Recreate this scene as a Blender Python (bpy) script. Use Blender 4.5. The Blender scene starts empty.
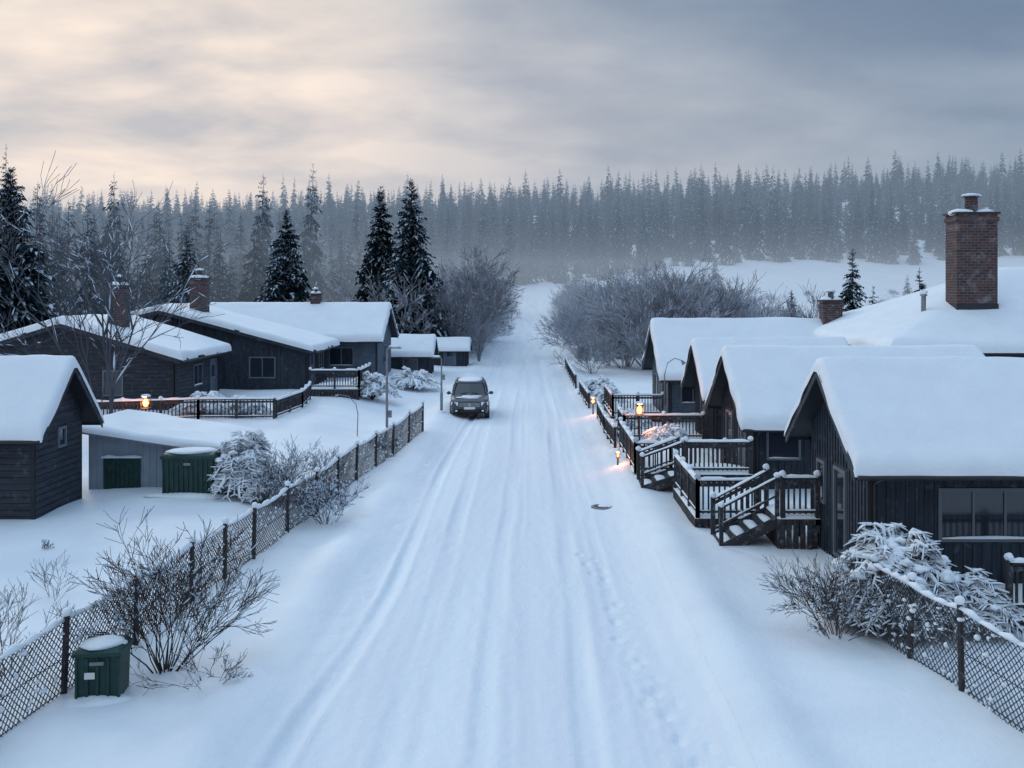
import bpy, bmesh, math, random
import numpy as np
from mathutils import Vector, noise, Matrix

R = random.Random(11)
scene = bpy.context.scene
scene.view_settings.view_transform = 'Standard'
scene.view_settings.look = 'None'
scene.view_settings.exposure = 0
coll = scene.collection

# ------------------------------------------------------------------ materials
def nn(nt, t, **kw):
    n = nt.nodes.new(t)
    for k, v in kw.items():
        setattr(n, k, v)
    return n

def mk(name, col, rough=.75, var=.2, scale=3., bump=.15, bscale=30., metal=0., spec=.3, frost=0., stretch=(1, 1, 1), coat=0.):
    m = bpy.data.materials.new(name); m.use_nodes = True
    nt = m.node_tree; b = nt.nodes['Principled BSDF']
    tc = nn(nt, 'ShaderNodeTexCoord'); mp = nn(nt, 'ShaderNodeMapping')
    mp.inputs['Scale'].default_value = stretch
    nt.links.new(tc.outputs['Object'], mp.inputs[0])
    n1 = nn(nt, 'ShaderNodeTexNoise'); n1.inputs['Scale'].default_value = scale; n1.inputs['Detail'].default_value = 5
    nt.links.new(mp.outputs[0], n1.inputs['Vector'])
    r = nn(nt, 'ShaderNodeValToRGB')
    r.color_ramp.elements[0].position = .3; r.color_ramp.elements[1].position = .7
    r.color_ramp.elements[0].color = [c*(1-var) for c in col]+[1]
    r.color_ramp.elements[1].color = [min(1, c*(1+var)) for c in col]+[1]
    nt.links.new(n1.outputs['Fac'], r.inputs[0])
    out = r.outputs[0]
    if frost > 0:
        n3 = nn(nt, 'ShaderNodeTexNoise'); n3.inputs['Scale'].default_value = scale*2.7; n3.inputs['Detail'].default_value = 8
        nt.links.new(tc.outputs['Object'], n3.inputs['Vector'])
        g = nn(nt, 'ShaderNodeValToRGB')
        g.color_ramp.elements[0].position = .62-frost*.35; g.color_ramp.elements[1].position = .9-frost*.3
        g.color_ramp.elements[1].color = (frost*1.2, frost*1.2, frost*1.2, 1)
        nt.links.new(n3.outputs['Fac'], g.inputs[0])
        mx = nn(nt, 'ShaderNodeMix', data_type='RGBA')
        nt.links.new(g.outputs[0], mx.inputs[0]); nt.links.new(out, mx.inputs[6])
        mx.inputs[7].default_value = (.72, .77, .84, 1)
        out = mx.outputs[2]
    nt.links.new(out, b.inputs['Base Color'])
    b.inputs['Roughness'].default_value = rough; b.inputs['Metallic'].default_value = metal
    b.inputs['Specular IOR Level'].default_value = spec
    b.inputs['Coat Weight'].default_value = coat
    if bump > 0:
        n2 = nn(nt, 'ShaderNodeTexNoise'); n2.inputs['Scale'].default_value = bscale; n2.inputs['Detail'].default_value = 6
        nt.links.new(mp.outputs[0], n2.inputs['Vector'])
        bp = nn(nt, 'ShaderNodeBump'); bp.inputs['Strength'].default_value = bump; bp.inputs['Distance'].default_value = .03
        nt.links.new(n2.outputs['Fac'], bp.inputs['Height']); nt.links.new(bp.outputs[0], b.inputs['Normal'])
    return m

def simple(name, col, rough=.9, var=.35, scale=.5):
    """cheap matte material for masses of small faces"""
    m = bpy.data.materials.new(name); m.use_nodes = True
    nt = m.node_tree; nt.nodes.clear()
    d = nn(nt, 'ShaderNodeBsdfDiffuse'); o = nn(nt, 'ShaderNodeOutputMaterial'); nt.links.new(d.outputs[0], o.inputs[0])
    tc = nn(nt, 'ShaderNodeTexCoord'); n1 = nn(nt, 'ShaderNodeTexNoise'); n1.inputs['Scale'].default_value = scale; n1.inputs['Detail'].default_value = 2
    nt.links.new(tc.outputs['Object'], n1.inputs['Vector'])
    r = nn(nt, 'ShaderNodeValToRGB'); r.color_ramp.elements[0].position = .35; r.color_ramp.elements[1].position = .65
    r.color_ramp.elements[0].color = [c*(1-var) for c in col]+[1]; r.color_ramp.elements[1].color = [c*(1+var) for c in col]+[1]
    oi = nn(nt, 'ShaderNodeObjectInfo'); mu = nn(nt, 'ShaderNodeMath', operation='MULTIPLY_ADD')
    nt.links.new(oi.outputs['Random'], mu.inputs[0]); mu.inputs[1].default_value = .3; mu.inputs[2].default_value = -.15
    ad = nn(nt, 'ShaderNodeMath', operation='ADD'); nt.links.new(n1.outputs['Fac'], ad.inputs[0]); nt.links.new(mu.outputs[0], ad.inputs[1])
    nt.links.new(ad.outputs[0], r.inputs[0]); nt.links.new(r.outputs[0], d.inputs[0])
    return m

def emis(name, col, s):
    m = bpy.data.materials.new(name); m.use_nodes = True
    b = m.node_tree.nodes['Principled BSDF']
    b.inputs['Base Color'].default_value = (*col, 1); b.inputs['Emission Color'].default_value = (*col, 1)
    b.inputs['Emission Strength'].default_value = s
    return m

def snow_mat(name, col, var, sc, streak=False):
    m = bpy.data.materials.new(name); m.use_nodes = True
    nt = m.node_tree; b = nt.nodes['Principled BSDF']
    tc = nn(nt, 'ShaderNodeTexCoord')
    mp = nn(nt, 'ShaderNodeMapping')
    if streak: mp.inputs['Scale'].default_value = (1, .035, 1)
    nt.links.new(tc.outputs['Object'], mp.inputs[0])
    n1 = nn(nt, 'ShaderNodeTexNoise'); n1.inputs['Scale'].default_value = sc; n1.inputs['Detail'].default_value = 7; n1.inputs['Roughness'].default_value = .6
    nt.links.new(mp.outputs[0], n1.inputs['Vector'])
    r = nn(nt, 'ShaderNodeValToRGB'); r.color_ramp.elements[0].position = .36; r.color_ramp.elements[1].position = .6
    r.color_ramp.elements[0].color = [c*(1-var) for c in col[:2]]+[col[2]*(1-var*.7), 1]
    r.color_ramp.elements[1].color = [*col, 1]
    nt.links.new(n1.outputs['Fac'], r.inputs[0]); nt.links.new(r.outputs[0], b.inputs['Base Color'])
    b.inputs['Roughness'].default_value = .65; b.inputs['Specular IOR Level'].default_value = .25
    a = nn(nt, 'ShaderNodeTexNoise'); a.inputs['Scale'].default_value = 5; a.inputs['Detail'].default_value = 9; a.inputs['Roughness'].default_value = .7
    nt.links.new(tc.outputs['Object'], a.inputs['Vector'])
    bp = nn(nt, 'ShaderNodeBump'); bp.inputs['Strength'].default_value = .45; bp.inputs['Distance'].default_value = .07
    nt.links.new(a.outputs['Fac'], bp.inputs['Height']); nt.links.new(bp.outputs[0], b.inputs['Normal'])
    return m

SNOW = snow_mat('snow', (.79, .845, .90), .05, 1.2)
GROUND = snow_mat('ground_snow', (.79, .845, .90), .08, .35)
ROADM = snow_mat('packed_snow', (.785, .84, .90), .11, 1.2, True)
DARKW = mk('dark_stained_wood', (.028, .039, .056), .7, .35, 2, .25, 18, stretch=(4, 4, .6), frost=.12)
DARKW2 = mk('charcoal_wood', (.030, .037, .050), .7, .35, 2, .25, 18, stretch=(.6, .6, 5), frost=.12)
GREYW = mk('grey_painted_wood', (.085, .115, .155), .7, .2, 2, .2, 18, frost=.12)
PALEW = mk('pale_grey_wood', (.27, .32, .38), .7, .15, 2, .2, 18)
TRIM = mk('black_trim', (.019, .022, .029), .6, .2, 2, .1, 20)
RAILW = mk('railing_wood', (.034, .034, .040), .75, .3, 3, .2, 20, frost=.22)
FRAME = mk('window_frame', (.13, .15, .18), .5, .1, 2, 0)
GLASS = mk('window_glass', (.02, .027, .04), .08, .2, 1, 0, spec=.8)
WIRE = mk('rusty_wire', (.045, .043, .048), .6, .3, 4, 0, frost=.3)
POST = mk('fence_post', (.042, .038, .040), .8, .3, 4, .2, 20, frost=.15)
BARK = simple('twig_bark', (.062, .052, .052), .9, .3, 6)
BARKF = simple('frosted_twigs', (.31, .32, .36), .9, .4, 1.2)
TRUNK = simple('spruce_bark', (.05, .04, .038), .9, .3, 2)
NEED = simple('spruce_needles', (.018, .032, .040), .9, .45, .6)
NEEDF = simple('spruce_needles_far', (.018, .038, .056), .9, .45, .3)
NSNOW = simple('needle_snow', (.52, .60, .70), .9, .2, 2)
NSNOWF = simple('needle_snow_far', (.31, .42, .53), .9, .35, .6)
GREEN = mk('green_paint', (.015, .05, .045), .5, .25, 3, .08, 14, frost=.08)
METAL = mk('galvanised_metal', (.22, .24, .26), .45, .15, 8, .05, 40, metal=.5)
DKMET = mk('dark_metal', (.03, .03, .035), .5, .2, 8, 0)
CARP = mk('car_paint', (.050, .065, .085), .3, .15, 3, 0, metal=.5, spec=.5, frost=.12, coat=.5)
RUB = mk('rubber', (.015, .015, .016), .9, .2, 8, .1, 60)
CHROME = mk('bright_metal', (.5, .52, .55), .25, .05, 3, 0, metal=.9)
HEADL = mk('headlamp_lens', (.8, .84, .88), .1, .05, 3, 0, spec=.8)
PLATE = mk('plate', (.7, .7, .68), .5, .05, 3, 0)
LAMPE = emis('lamp_glow', (1., .28, .07), 5.)

def brick_mat():
    m = bpy.data.materials.new('brick'); m.use_nodes = True
    nt = m.node_tree; b = nt.nodes['Principled BSDF']
    tc = nn(nt, 'ShaderNodeTexCoord'); s = nn(nt, 'ShaderNodeSeparateXYZ'); nt.links.new(tc.outputs['Object'], s.inputs[0])
    ad = nn(nt, 'ShaderNodeMath', operation='ADD'); nt.links.new(s.outputs[0], ad.inputs[0]); nt.links.new(s.outputs[1], ad.inputs[1])
    c = nn(nt, 'ShaderNodeCombineXYZ'); nt.links.new(ad.outputs[0], c.inputs[0]); nt.links.new(s.outputs[2], c.inputs[1])
    br = nn(nt, 'ShaderNodeTexBrick'); nt.links.new(c.outputs[0], br.inputs['Vector'])
    br.inputs['Scale'].default_value = 1.; br.inputs['Brick Width'].default_value = .30; br.inputs['Row Height'].default_value = .11
    br.inputs['Mortar Size'].default_value = .011; br.inputs['Color1'].default_value = (.105, .045, .040, 1)
    br.inputs['Color2'].default_value = (.040, .027, .030, 1); br.inputs['Mortar'].default_value = (.12, .12, .13, 1)
    n = nn(nt, 'ShaderNodeTexNoise'); n.inputs['Scale'].default_value = 3; n.inputs['Detail'].default_value = 6
    nt.links.new(tc.outputs['Object'], n.inputs['Vector'])
    r = nn(nt, 'ShaderNodeValToRGB'); r.color_ramp.elements[0].position = .55; r.color_ramp.elements[1].position = .95
    nt.links.new(n.outputs['Fac'], r.inputs[0])
    mx = nn(nt, 'ShaderNodeMix', data_type='RGBA'); nt.links.new(r.outputs[0], mx.inputs[0]); nt.links.new(br.outputs['Color'], mx.inputs[6])
    mx.inputs[7].default_value = (.30, .29, .31, 1)
    nt.links.new(mx.outputs[2], b.inputs['Base Color']); b.inputs['Roughness'].default_value = .85
    bp = nn(nt, 'ShaderNodeBump'); bp.inputs['Strength'].default_value = .6; bp.inputs['Distance'].default_value = .02; bp.invert = True
    nt.links.new(br.outputs['Fac'], bp.inputs['Height']); nt.links.new(bp.outputs[0], b.inputs['Normal'])
    return m
BRICK = brick_mat()

# ------------------------------------------------------------------ mesh builder
def nz(x, y, z=0.): return noise.noise(Vector((x, y, z)))

def ico(sub):
    bm = bmesh.new(); bmesh.ops.create_icosphere(bm, subdivisions=sub, radius=1)
    v = [x.co.copy() for x in bm.verts]; f = [[a.index for a in q.verts] for q in bm.faces]; bm.free(); return v, f
ICO2 = ico(2); ICO3 = ico(3)

class MB:
    def __init__(s): s.v = []; s.f = []; s.m = []; s.mats = []
    def mi(s, m):
        if m not in s.mats: s.mats.append(m)
        return s.mats.index(m)
    def poly(s, pts, m):
        i = len(s.v); s.v.extend([tuple(p) for p in pts]); s.f.append(tuple(range(i, i+len(pts)))); s.m.append(s.mi(m))
    def box(s, a, b, m, M=None):
        i = len(s.v)
        c = [Vector((x, y, z)) for z in (a[2], b[2]) for y in (a[1], b[1]) for x in (a[0], b[0])]
        if M: c = [M @ p for p in c]
        s.v.extend([tuple(p) for p in c])
        for q in ((0, 2, 3, 1), (4, 5, 7, 6), (0, 1, 5, 4), (2, 6, 7, 3), (0, 4, 6, 2), (1, 3, 7, 5)):
            s.f.append(tuple(i+k for k in q)); s.m.append(s.mi(m))
    def tube(s, pts, rad, n, m, cap=True):
        pts = [Vector(p) for p in pts]; i0 = len(s.v); k = s.mi(m)
        for j, p in enumerate(pts):
            d = (pts[min(j+1, len(pts)-1)]-pts[max(j-1, 0)])
            if d.length < 1e-6: d = Vector((0, 0, 1))
            d.normalize()
            u = d.cross(Vector((0, 0, 1)) if abs(d.z) < .95 else Vector((1, 0, 0))).normalized(); w = d.cross(u)
            for a in range(n):
                t = 2*math.pi*a/n
                s.v.append(tuple(p+(u*math.cos(t)+w*math.sin(t))*rad[j]))
        for j in range(len(pts)-1):
            for a in range(n):
                b = (a+1) % n
                s.f.append((i0+j*n+a, i0+j*n+b, i0+(j+1)*n+b, i0+(j+1)*n+a)); s.m.append(k)
        if cap and n > 3:
            s.f.append(tuple(i0+a for a in range(n))); s.m.append(k)
            e = i0+(len(pts)-1)*n; s.f.append(tuple(e+a for a in reversed(range(n)))); s.m.append(k)
    def blob(s, c, r, m, seed=0, amp=.25, T=None, M=None, fq=1.3):
        T = T or ICO2; i = len(s.v); c = Vector(c)
        for p in T[0]:
            q = p*(1+amp*nz(p.x*fq+seed*3.1, p.y*fq+seed*1.7, p.z*fq))
            q = Vector((q.x*r[0], q.y*r[1], q.z*r[2]))
            if M: q = M @ q
            s.v.append(tuple(c+q))
        k = s.mi(m)
        for f in T[1]: s.f.append(tuple(i+a for a in f)); s.m.append(k)
    def loft(s, rings, m, caps=True):
        i0 = len(s.v); n = len(rings[0]); k = s.mi(m)
        for r in rings: s.v.extend([tuple(p) for p in r])
        for j in range(len(rings)-1):
            for a in range(n):
                b = (a+1) % n
                s.f.append((i0+j*n+a, i0+j*n+b, i0+(j+1)*n+b, i0+(j+1)*n+a)); s.m.append(k)
        if caps:
            s.f.append(tuple(i0+a for a in range(n))[::-1]); s.m.append(k)
            e = i0+(len(rings)-1)*n; s.f.append(tuple(e+a for a in range(n))); s.m.append(k)
    def snow(s, p0, p1, w, h, seg=None, m=None, seed=0, gap=0.):
        m = m or SNOW; p0 = Vector(p0); p1 = Vector(p1); L = (p1-p0).length
        n = seg or max(2, int(L/.18)); d = (p1-p0).normalized(); u = Vector((-d.y, d.x, 0))
        if u.length < .01: u = Vector((1, 0, 0))
        u.normalize(); rings = []
        for j in range(n+1):
            c = p0+(p1-p0)*(j/n); q = .75+.55*nz(c.x*1.7+seed, c.y*1.7, 3.)+.25*nz(c.x*6, c.y*6)
            q = max(.12, q)*(1 if 0 < j < n else .45)
            rg = []
            for a in range(7):
                t = math.pi*a/6
                rg.append(c+u*math.cos(t)*w*.5*(.6+.4*q)+Vector((0, 0, math.sin(t)*h*q-.006)))
            rings.append(rg)
        s.loft(rings, m)
    def obj(s, name, parent=None, smooth=False, loc=(0, 0, 0), rot=0):
        me = bpy.data.meshes.new(name); me.from_pydata(s.v, [], s.f)
        for m in s.mats: me.materials.append(m)
        me.polygons.foreach_set('material_index', s.m)
        if smooth: me.polygons.foreach_set('use_smooth', [True]*len(s.f))
        me.update()
        o = bpy.data.objects.new(name, me); coll.objects.link(o)
        o.location = loc; o.rotation_euler[2] = rot
        if parent: o.parent = parent
        return o

def empty(name, loc=(0, 0, 0), rot=0):
    e = bpy.data.objects.new(name, None); coll.objects.link(e); e.location = loc; e.rotation_euler[2] = rot
    e.empty_display_size = .3; return e

# ------------------------------------------------------------------ terrain
def ss(a, b, t):
    t = (t-a)/(b-a); t = 0. if t < 0 else (1. if t > 1 else t); return t*t*(3-2*t)
HY = [-300, 150, 210, 270, 330, 420, 520, 640, 800, 2000]
HZ = [0, 0, 1.2, 4.5, 10., 27., 45., 54., 58., 60.]
def gz(x, y):
    dx = abs(x+.5); inr = 1-ss(2.3, 3.4, dx)
    z = .6*ss(36, 44, y)*ss(-6.5, -10, x)*(1-ss(68, 85, y))
    if y > 120:
        hh = float(np.interp(y, HY, HZ)); hh2 = .5*float(np.interp(y-18, HY, HZ))+.5*float(np.interp(y+18, HY, HZ))
        z += .5*(hh+hh2)*(1+.0007*max(-250, min(250, x)))+3*ss(10, 110, x)*ss(190, 320, y)
        z += ss(200, 330, y)*3.*nz(x*.011, y*.011, 5)+ss(150, 260, y)*1.*nz(x*.04, y*.04, 8)
    z -= .10*inr
    if y < 90:
        z += (.20+.12*nz(y*.25, x*.1, 2))*math.exp(-((dx-3.75)/.55)**2)*(1-ss(70, 90, y))
    z += (1-inr)*(.15*nz(x*.16, y*.16, 0)+.07*nz(x*.5, y*.5, 4)+.018*nz(x*1.9, y*1.9, 6))
    return z

def grid(name, xs, ys, fn, mat):
    nx, ny = len(xs), len(ys)
    v = [(x, y, fn(x, y)) for y in ys for x in xs]
    f = [(j*nx+i, j*nx+i+1, (j+1)*nx+i+1, (j+1)*nx+i) for j in range(ny-1) for i in range(nx-1)]
    me = bpy.data.meshes.new(name); me.from_pydata(v, [], f); me.materials.append(mat)
    me.polygons.foreach_set('use_smooth', [True]*len(f)); me.update()
    o = bpy.data.objects.new(name, me); coll.objects.link(o); return o

def ar(*segs):
    out = []
    for a, b, st in segs: out += list(np.arange(a, b-1e-6, st))
    return out+[segs[-1][1]]
gx = ar((-1500, -300, 100), (-300, -60, 12), (-60, -20, 2), (-20, -9, .5), (-9, 9, .18), (9, 20, .5), (20, 60, 2), (60, 300, 12), (300, 1500, 100))
gy = ar((-200, 0, 10), (0, 9, .6), (9, 40, .22), (40, 90, .9), (90, 700, 7), (700, 2000, 80))
grid('ground', gx, gy, lambda x, y: gz(x, y)-.14*(1-ss(2.5, 3.0, abs(x+.5))), GROUND)

tracks = [(-2.8, .06, .12), (-2.0, .035, .15), (-.62, .04, .15), (-.3, .018, .1), (.95, .04, .15), (1.5, .018, .1)]
feet = []
for (xa, ya, xb, yb) in ((1.25, 23, 2.4, 10.5), (1.6, 17, 2.05, 10.5)):
    n = int((ya-yb)/.38)
    for i in range(n):
        t = i/n; feet.append((xa+(xb-xa)*t+.12*math.sin(i*.31)+(.11 if i % 2 else -.11)+R.uniform(-.07, .07), ya+(yb-ya)*t+R.uniform(-.1, .1), R.uniform(.2, .75)))
fb = {}
for f in feet: fb.setdefault(int(f[1]), []).append(f)
def road_z(x, y):
    z = gz(x, y)+.004; dx = abs(x+.5)
    e = 1-ss(2.85, 3.25, dx); d = 0.
    k = (1 if y < 60 else .6) if y < 120 else .4
    for i, (c, dep, w) in enumerate(tracks):
        cc = c+.26*nz(y*.045, i*7.3)+.06*nz(y*.2, i*3.1)
        if i == 0: cc += -.6*ss(22, 11, y)
        q = (x-cc)/w
        if abs(q) < 4:
            vis = max(0, .7+1.1*nz(y*.16, i*5.))
            d -= dep*vis*math.exp(-q**4*.6)*k
            d += dep*.45*vis*math.exp(-(abs(q)-1.7)**2*3)*k
    d += .022*nz(x*1.6, y*.22, 9)*k+.010*nz(x*5, y*1.6, 3)+.008*nz(x*9, y*7, 3)
    if y < 31:
        for key in (int(y)-1, int(y), int(y)+1):
            for fx, fy, s in fb.get(key, ()):
                a = ((x-fx)/.08)**2+((y-fy)/.16)**2
                if a < 6: d += s*(-.065*math.exp(-a*a*.7)+.015*math.exp(-(a-2.4)**2))
    return z+d*e
grid('snowy_road', ar((-3.8, 2.8, .05)), ar((-20, 8, 1.), (8, 26, .07), (26, 45, .2), (45, 120, 1.), (120, 300, 5)), road_z, ROADM)

# ------------------------------------------------------------------ buildings
def chimney(e, cx, cy, w, d, zb, zr, top):
    c = MB()
    c.box((cx-w/2, cy-d/2, zb), (cx+w/2, cy+d/2, top), BRICK)
    c.box((cx-w/2-.05, cy-d/2-.05, top-.28), (cx+w/2+.05, cy+d/2+.05, top-.12), BRICK)
    c.box((cx-w/2-.08, cy-d/2-.08, top), (cx+w/2+.08, cy+d/2+.08, top+.08), DKMET)
    c.tube([(cx, cy, top+.08), (cx, cy, top+.08+w*.38)], [w*.16, w*.15], 10, BRICK)
    c.tube([(cx, cy, top+.09+w*.38), (cx, cy, top+.15+w*.38)], [w*.24, w*.17], 10, DKMET)
    c.box((cx-w/2-.03, cy-d/2-.03, zb+.01), (cx+w/2+.03, cy+d/2+.03, zr+.22), DKMET)
    c.obj('chimney', e)
    s_ = MB()
    s_.blob((cx-w*.26, cy, top+.08), (w*.32, d*.55, .17), SNOW, 3); s_.blob((cx+w*.28, cy, top+.08), (w*.28, d*.55, .14), SNOW, 5)
    s_.blob((cx, cy, top+.17+w*.38), (w*.24, w*.24, .09), SNOW, 8)
    s_.obj('chimney_snow', e, smooth=True)

def house(name, x, y, L, W, wall_h, ridge_h, rot=0., ovx=.45, ovy=.6, snow=.33, base=0., wall=DARKW, boards='v', openings=(), chims=(), sd=1, vents=()):
    e = empty(name, (x, y, base), rot)
    hl, hw = L/2, W/2; sl = (ridge_h-wall_h)/hw
    b = MB(); z0 = -1.2
    A = lambda sx: [(sx*hl, -hw, z0), (sx*hl, hw, z0), (sx*hl, hw, wall_h), (sx*hl, 0, ridge_h), (sx*hl, -hw, wall_h)]
    a, c = A(-1), A(1)
    b.poly(a[::-1], wall); b.poly(c, wall)
    b.poly([a[0], c[0], c[4], a[4]], wall); b.poly([a[1], a[2], c[2], c[1]][::-1], wall)
    def fb(face, u, z, w, h, d0, d1, m, B):
        if face == '-x': B.box((-hl-d1, u-w/2, z-h/2), (-hl-d0, u+w/2, z+h/2), m)
        if face == '+x': B.box((hl+d0, u-w/2, z-h/2), (hl+d1, u+w/2, z+h/2), m)
        if face == '-y': B.box((u-w/2, -hw-d1, z-h/2), (u+w/2, -hw-d0, z+h/2), m)
        if face == '+y': B.box((u-w/2, hw+d0, z-h/2), (u+w/2, hw+d1, z+h/2), m)
    bd = MB()
    for face in ('-x', '+x', '-y', '+y'):
        gab = face[1] == 'x'; half = hw if gab else hl
        blk = [o for o in openings if o[0] == face]
        if boards == 'v':
            n = int(2*half/.19)
            for i in range(n+1):
                u = -half+2*half*i/n
                top = (ridge_h-sl*(abs(u)+.03) if gab else wall_h)-.02
                segs = [(-.3, top)]
                for o in blk:
                    if abs(u-o[1]) < o[3]/2+.09:
                        segs = [q for q in ((-.3, o[2]-o[4]/2-.1), (o[2]+o[4]/2+.1, top)) if q[1]-q[0] > .05]
                for q in segs: fb(face, u, (q[0]+q[1])/2, .045, q[1]-q[0], -.01, .022+.003*(i % 3), wall, bd)
        else:
            zt = ridge_h-.05 if gab else wall_h; zz = -.2; k = 0
            while zz < zt-.05:
                w = 2*half if (not gab or zz+.17 < wall_h) else 2*(ridge_h-zz-.18)/sl
                if w > .2:
                    segs = [(-w/2, w/2)]
                    for o in blk:
                        if zz+.17 > o[2]-o[4]/2-.06 and zz < o[2]+o[4]/2+.06:
                            ns = []
                            for q in segs: ns += [t for t in ((q[0], min(q[1], o[1]-o[3]/2-.09)), (max(q[0], o[1]+o[3]/2+.09), q[1])) if t[1]-t[0] > .05]
                            segs = ns
                    for q in segs: fb(face, (q[0]+q[1])/2, zz+.075, q[1]-q[0]-.004, .15, -.01, .02+.003*(k % 3), wall, bd)
                zz += .17; k += 1
    for face in ('-y', '+y'):
        for s in (-1, 1): fb(face, s*(hl-.045), (wall_h-.3)/2, .11, wall_h+.3-.05, .0, .04, TRIM, bd)
    b.obj('walls', e); bd.obj('cladding', e)
    if openings:
        w_ = MB()
        for face, u, z, w, h, kind in openings:
            if kind == 'win':
                fb(face, u, z, w, h, .005, .012, GLASS, w_)
                t = .07
                for (uu, zz, ww, hh) in ((u, z+h/2, w+t*2, t), (u, z-h/2, w+t*2, t), (u-w/2-t/2, z, t, h-t), (u+w/2+t/2, z, t, h-t)):
                    fb(face, uu, zz, ww, hh, .0, .055, FRAME, w_)
                if w > .9:
                    nmu = 2 if w < 1.7 else 3
                    for i in range(1, nmu): fb(face, u-w/2+w*i/nmu, z, .045, h-t, .0, .045, FRAME, w_)
                if face[1] == 'y':
                    yy = -hw-.045 if face == '-y' else hw+.045
                    w_.snow((u-w/2, yy, z-h/2+.037), (u+w/2, yy, z-h/2+.037), .08, .05)
            else:
                fb(face, u, z, w, h, .0, .03, GREYW, w_)
                fb(face, u, z+h*.22, w*.55, h*.3, .03, .036, GLASS, w_)
                fb(face, u+w*.38, z-.05, .03, .14, .03, .08, CHROME, w_)
                for (uu, zz, ww, hh) in ((u, z+h/2+.04, w+.18, .08), (u-w/2-.045, z, .09, h), (u+w/2+.045, z, .09, h)):
                    fb(face, uu, zz, ww, hh, .0, .06, FRAME, w_)
        w_.obj('windows_and_doors', e)
    r = MB(); X = hl+ovx; Y = hw+ovy; ez = ridge_h-sl*Y; th = .12
    for s in (-1, 1):
        lo = [(-X, 0, ridge_h+.005), (X, 0, ridge_h+.005), (X, s*Y, ez+.005), (-X, s*Y, ez+.005)]
        hi = [(p[0], p[1], p[2]+th) for p in lo]
        r.poly(lo, TRIM); r.poly(hi, TRIM); r.poly([lo[2], lo[3], hi[3], hi[2]], TRIM)
        r.poly([lo[1], lo[2], hi[2], hi[1]], TRIM); r.poly([lo[0], lo[3], hi[3], hi[0]], TRIM)
        for q in (-1, 1):
            M = [(q*(X+.003), 0, ridge_h-.13), (q*(X+.003), s*Y, ez-.13), (q*(X+.003), s*Y, ez+th), (q*(X+.003), 0, ridge_h+th)]
            N = [(p[0]+q*.035, p[1], p[2]) for p in M]
            r.loft([M, N], wall)
        r.box((-X, min(s*Y, s*(Y+.03)), ez-.06), (X, max(s*Y, s*(Y+.03)), ez+th-.01), TRIM)
        r.tube([(-X, s*(Y+.07), ez+.0), (X, s*(Y+.07), ez+.0)], [.05, .05], 6, DKMET)
        r.tube([(-hl+.1, s*(Y+.07), ez), (-hl+.1, s*(hw+.07), ez-.25), (-hl+.1, s*(hw+.07), 0)], [.035]*3, 6, DKMET)
    r.obj('roof', e)
    g = MB(); EX = X+.06; EY = Y+.08
    def spaced(E, st):
        edge = [0, .01, .03, .07, .13, .2, .3]; n = max(2, int((2*E-.6)/st))
        return [-E+q for q in edge]+[-E+.3+(2*E-.6)*i/n for i in range(1, n)]+[E-q for q in edge[::-1]]
    xs = spaced(EX, .3); ys = spaced(EY, .16 if EY < 4 else .3)
    def ed(d, rr=.18):
        if d >= rr: return 1.
        return max(0, 1-(1-d/rr)**2.6)**.5
    rows = []
    for yy in ys:
        for xx in xs:
            ex = EX-abs(xx); ey = EY-abs(yy)
            jx = 1+.014*nz(yy*1.5+sd, 4., x); jy = 1+.026*nz(xx*1.1+sd, 9., y)+.008*nz(xx*4+sd, 9., y)
            f = ed(ex)*ed(ey)
            zb = ridge_h+th-sl*math.sqrt(yy*yy+.006)
            t = snow*f*(1+.20*nz(xx*.45+sd*5, yy*.45, 1)+.07*nz(xx*1.9, yy*1.9+sd, 3))
            low = -.05 if (ex < .001 or ey < .001) else 0
            t += .05*math.exp(-((ey-.3)/.25)**2)*nz(xx*.8+sd, 2.)*f
            rows.append((xx*jx, yy*jy, zb+t+low))
    nx = len(xs); g.v = rows; k = g.mi(SNOW)
    for j in range(len(ys)-1):
        for i in range(nx-1): g.f.append((j*nx+i, j*nx+i+1, (j+1)*nx+i+1, (j+1)*nx+i)); g.m.append(k)
    g.obj('roof_snow', e, smooth=True)
    for (cx, cy, w, d, top) in chims: chimney(e, cx, cy, w, d, ridge_h-sl*abs(cy)-.3, ridge_h-sl*abs(cy), top)
    for (cx, cy, h) in vents:
        c = MB(); zb = ridge_h-sl*abs(cy)
        c.tube([(cx, cy, zb), (cx, cy, zb+h)], [.09, .09], 8, DKMET); c.tube([(cx, cy, zb+h), (cx, cy, zb+h+.12)], [.16, .1], 8, DKMET)
        c.blob((cx, cy, zb+h+.13), (.16, .16, .1), SNOW, 2); c.obj('roof_vent', e)
    return e

H = math.pi/2
house('wooden_cabin', 6.75+4.4, 21.9, 8.8, 3.9, 2.95, 4.32, 0, .45, .66, .27, -.1, DARKW, 'v',
      [('-y', -2.0, 1.62, 1.9, 1.0, 'win'), ('-y', 1.8, 1.62, 1.2, 1.0, 'win'), ('-x', -.2, 1.25, .7, 1.9, 'win'), ('-x', 1.2, 1.7, .5, .9, 'win')], sd=1)
house('wooden_cabin', 6.75+3.7, 32.6, 7.4, 4.8, 2.35, 3.95, 0, .45, .6, .28, -.1, DARKW, 'v',
      [('-y', -2.8, 1.5, .9, 1.0, 'win'), ('-x', -1.0, 1.05, .85, 2.0, 'door'), ('-x', 1.1, 1.5, .9, 1.0, 'win')], sd=2)
house('wooden_cabin', 6.95+2.6, 40.0, 5.2, 4.0, 2.4, 3.9, 0, .45, .6, .28, -.1, DARKW2, 'v',
      [('-x', 0., 1.5, .9, 1.0, 'win')], sd=3)
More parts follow.
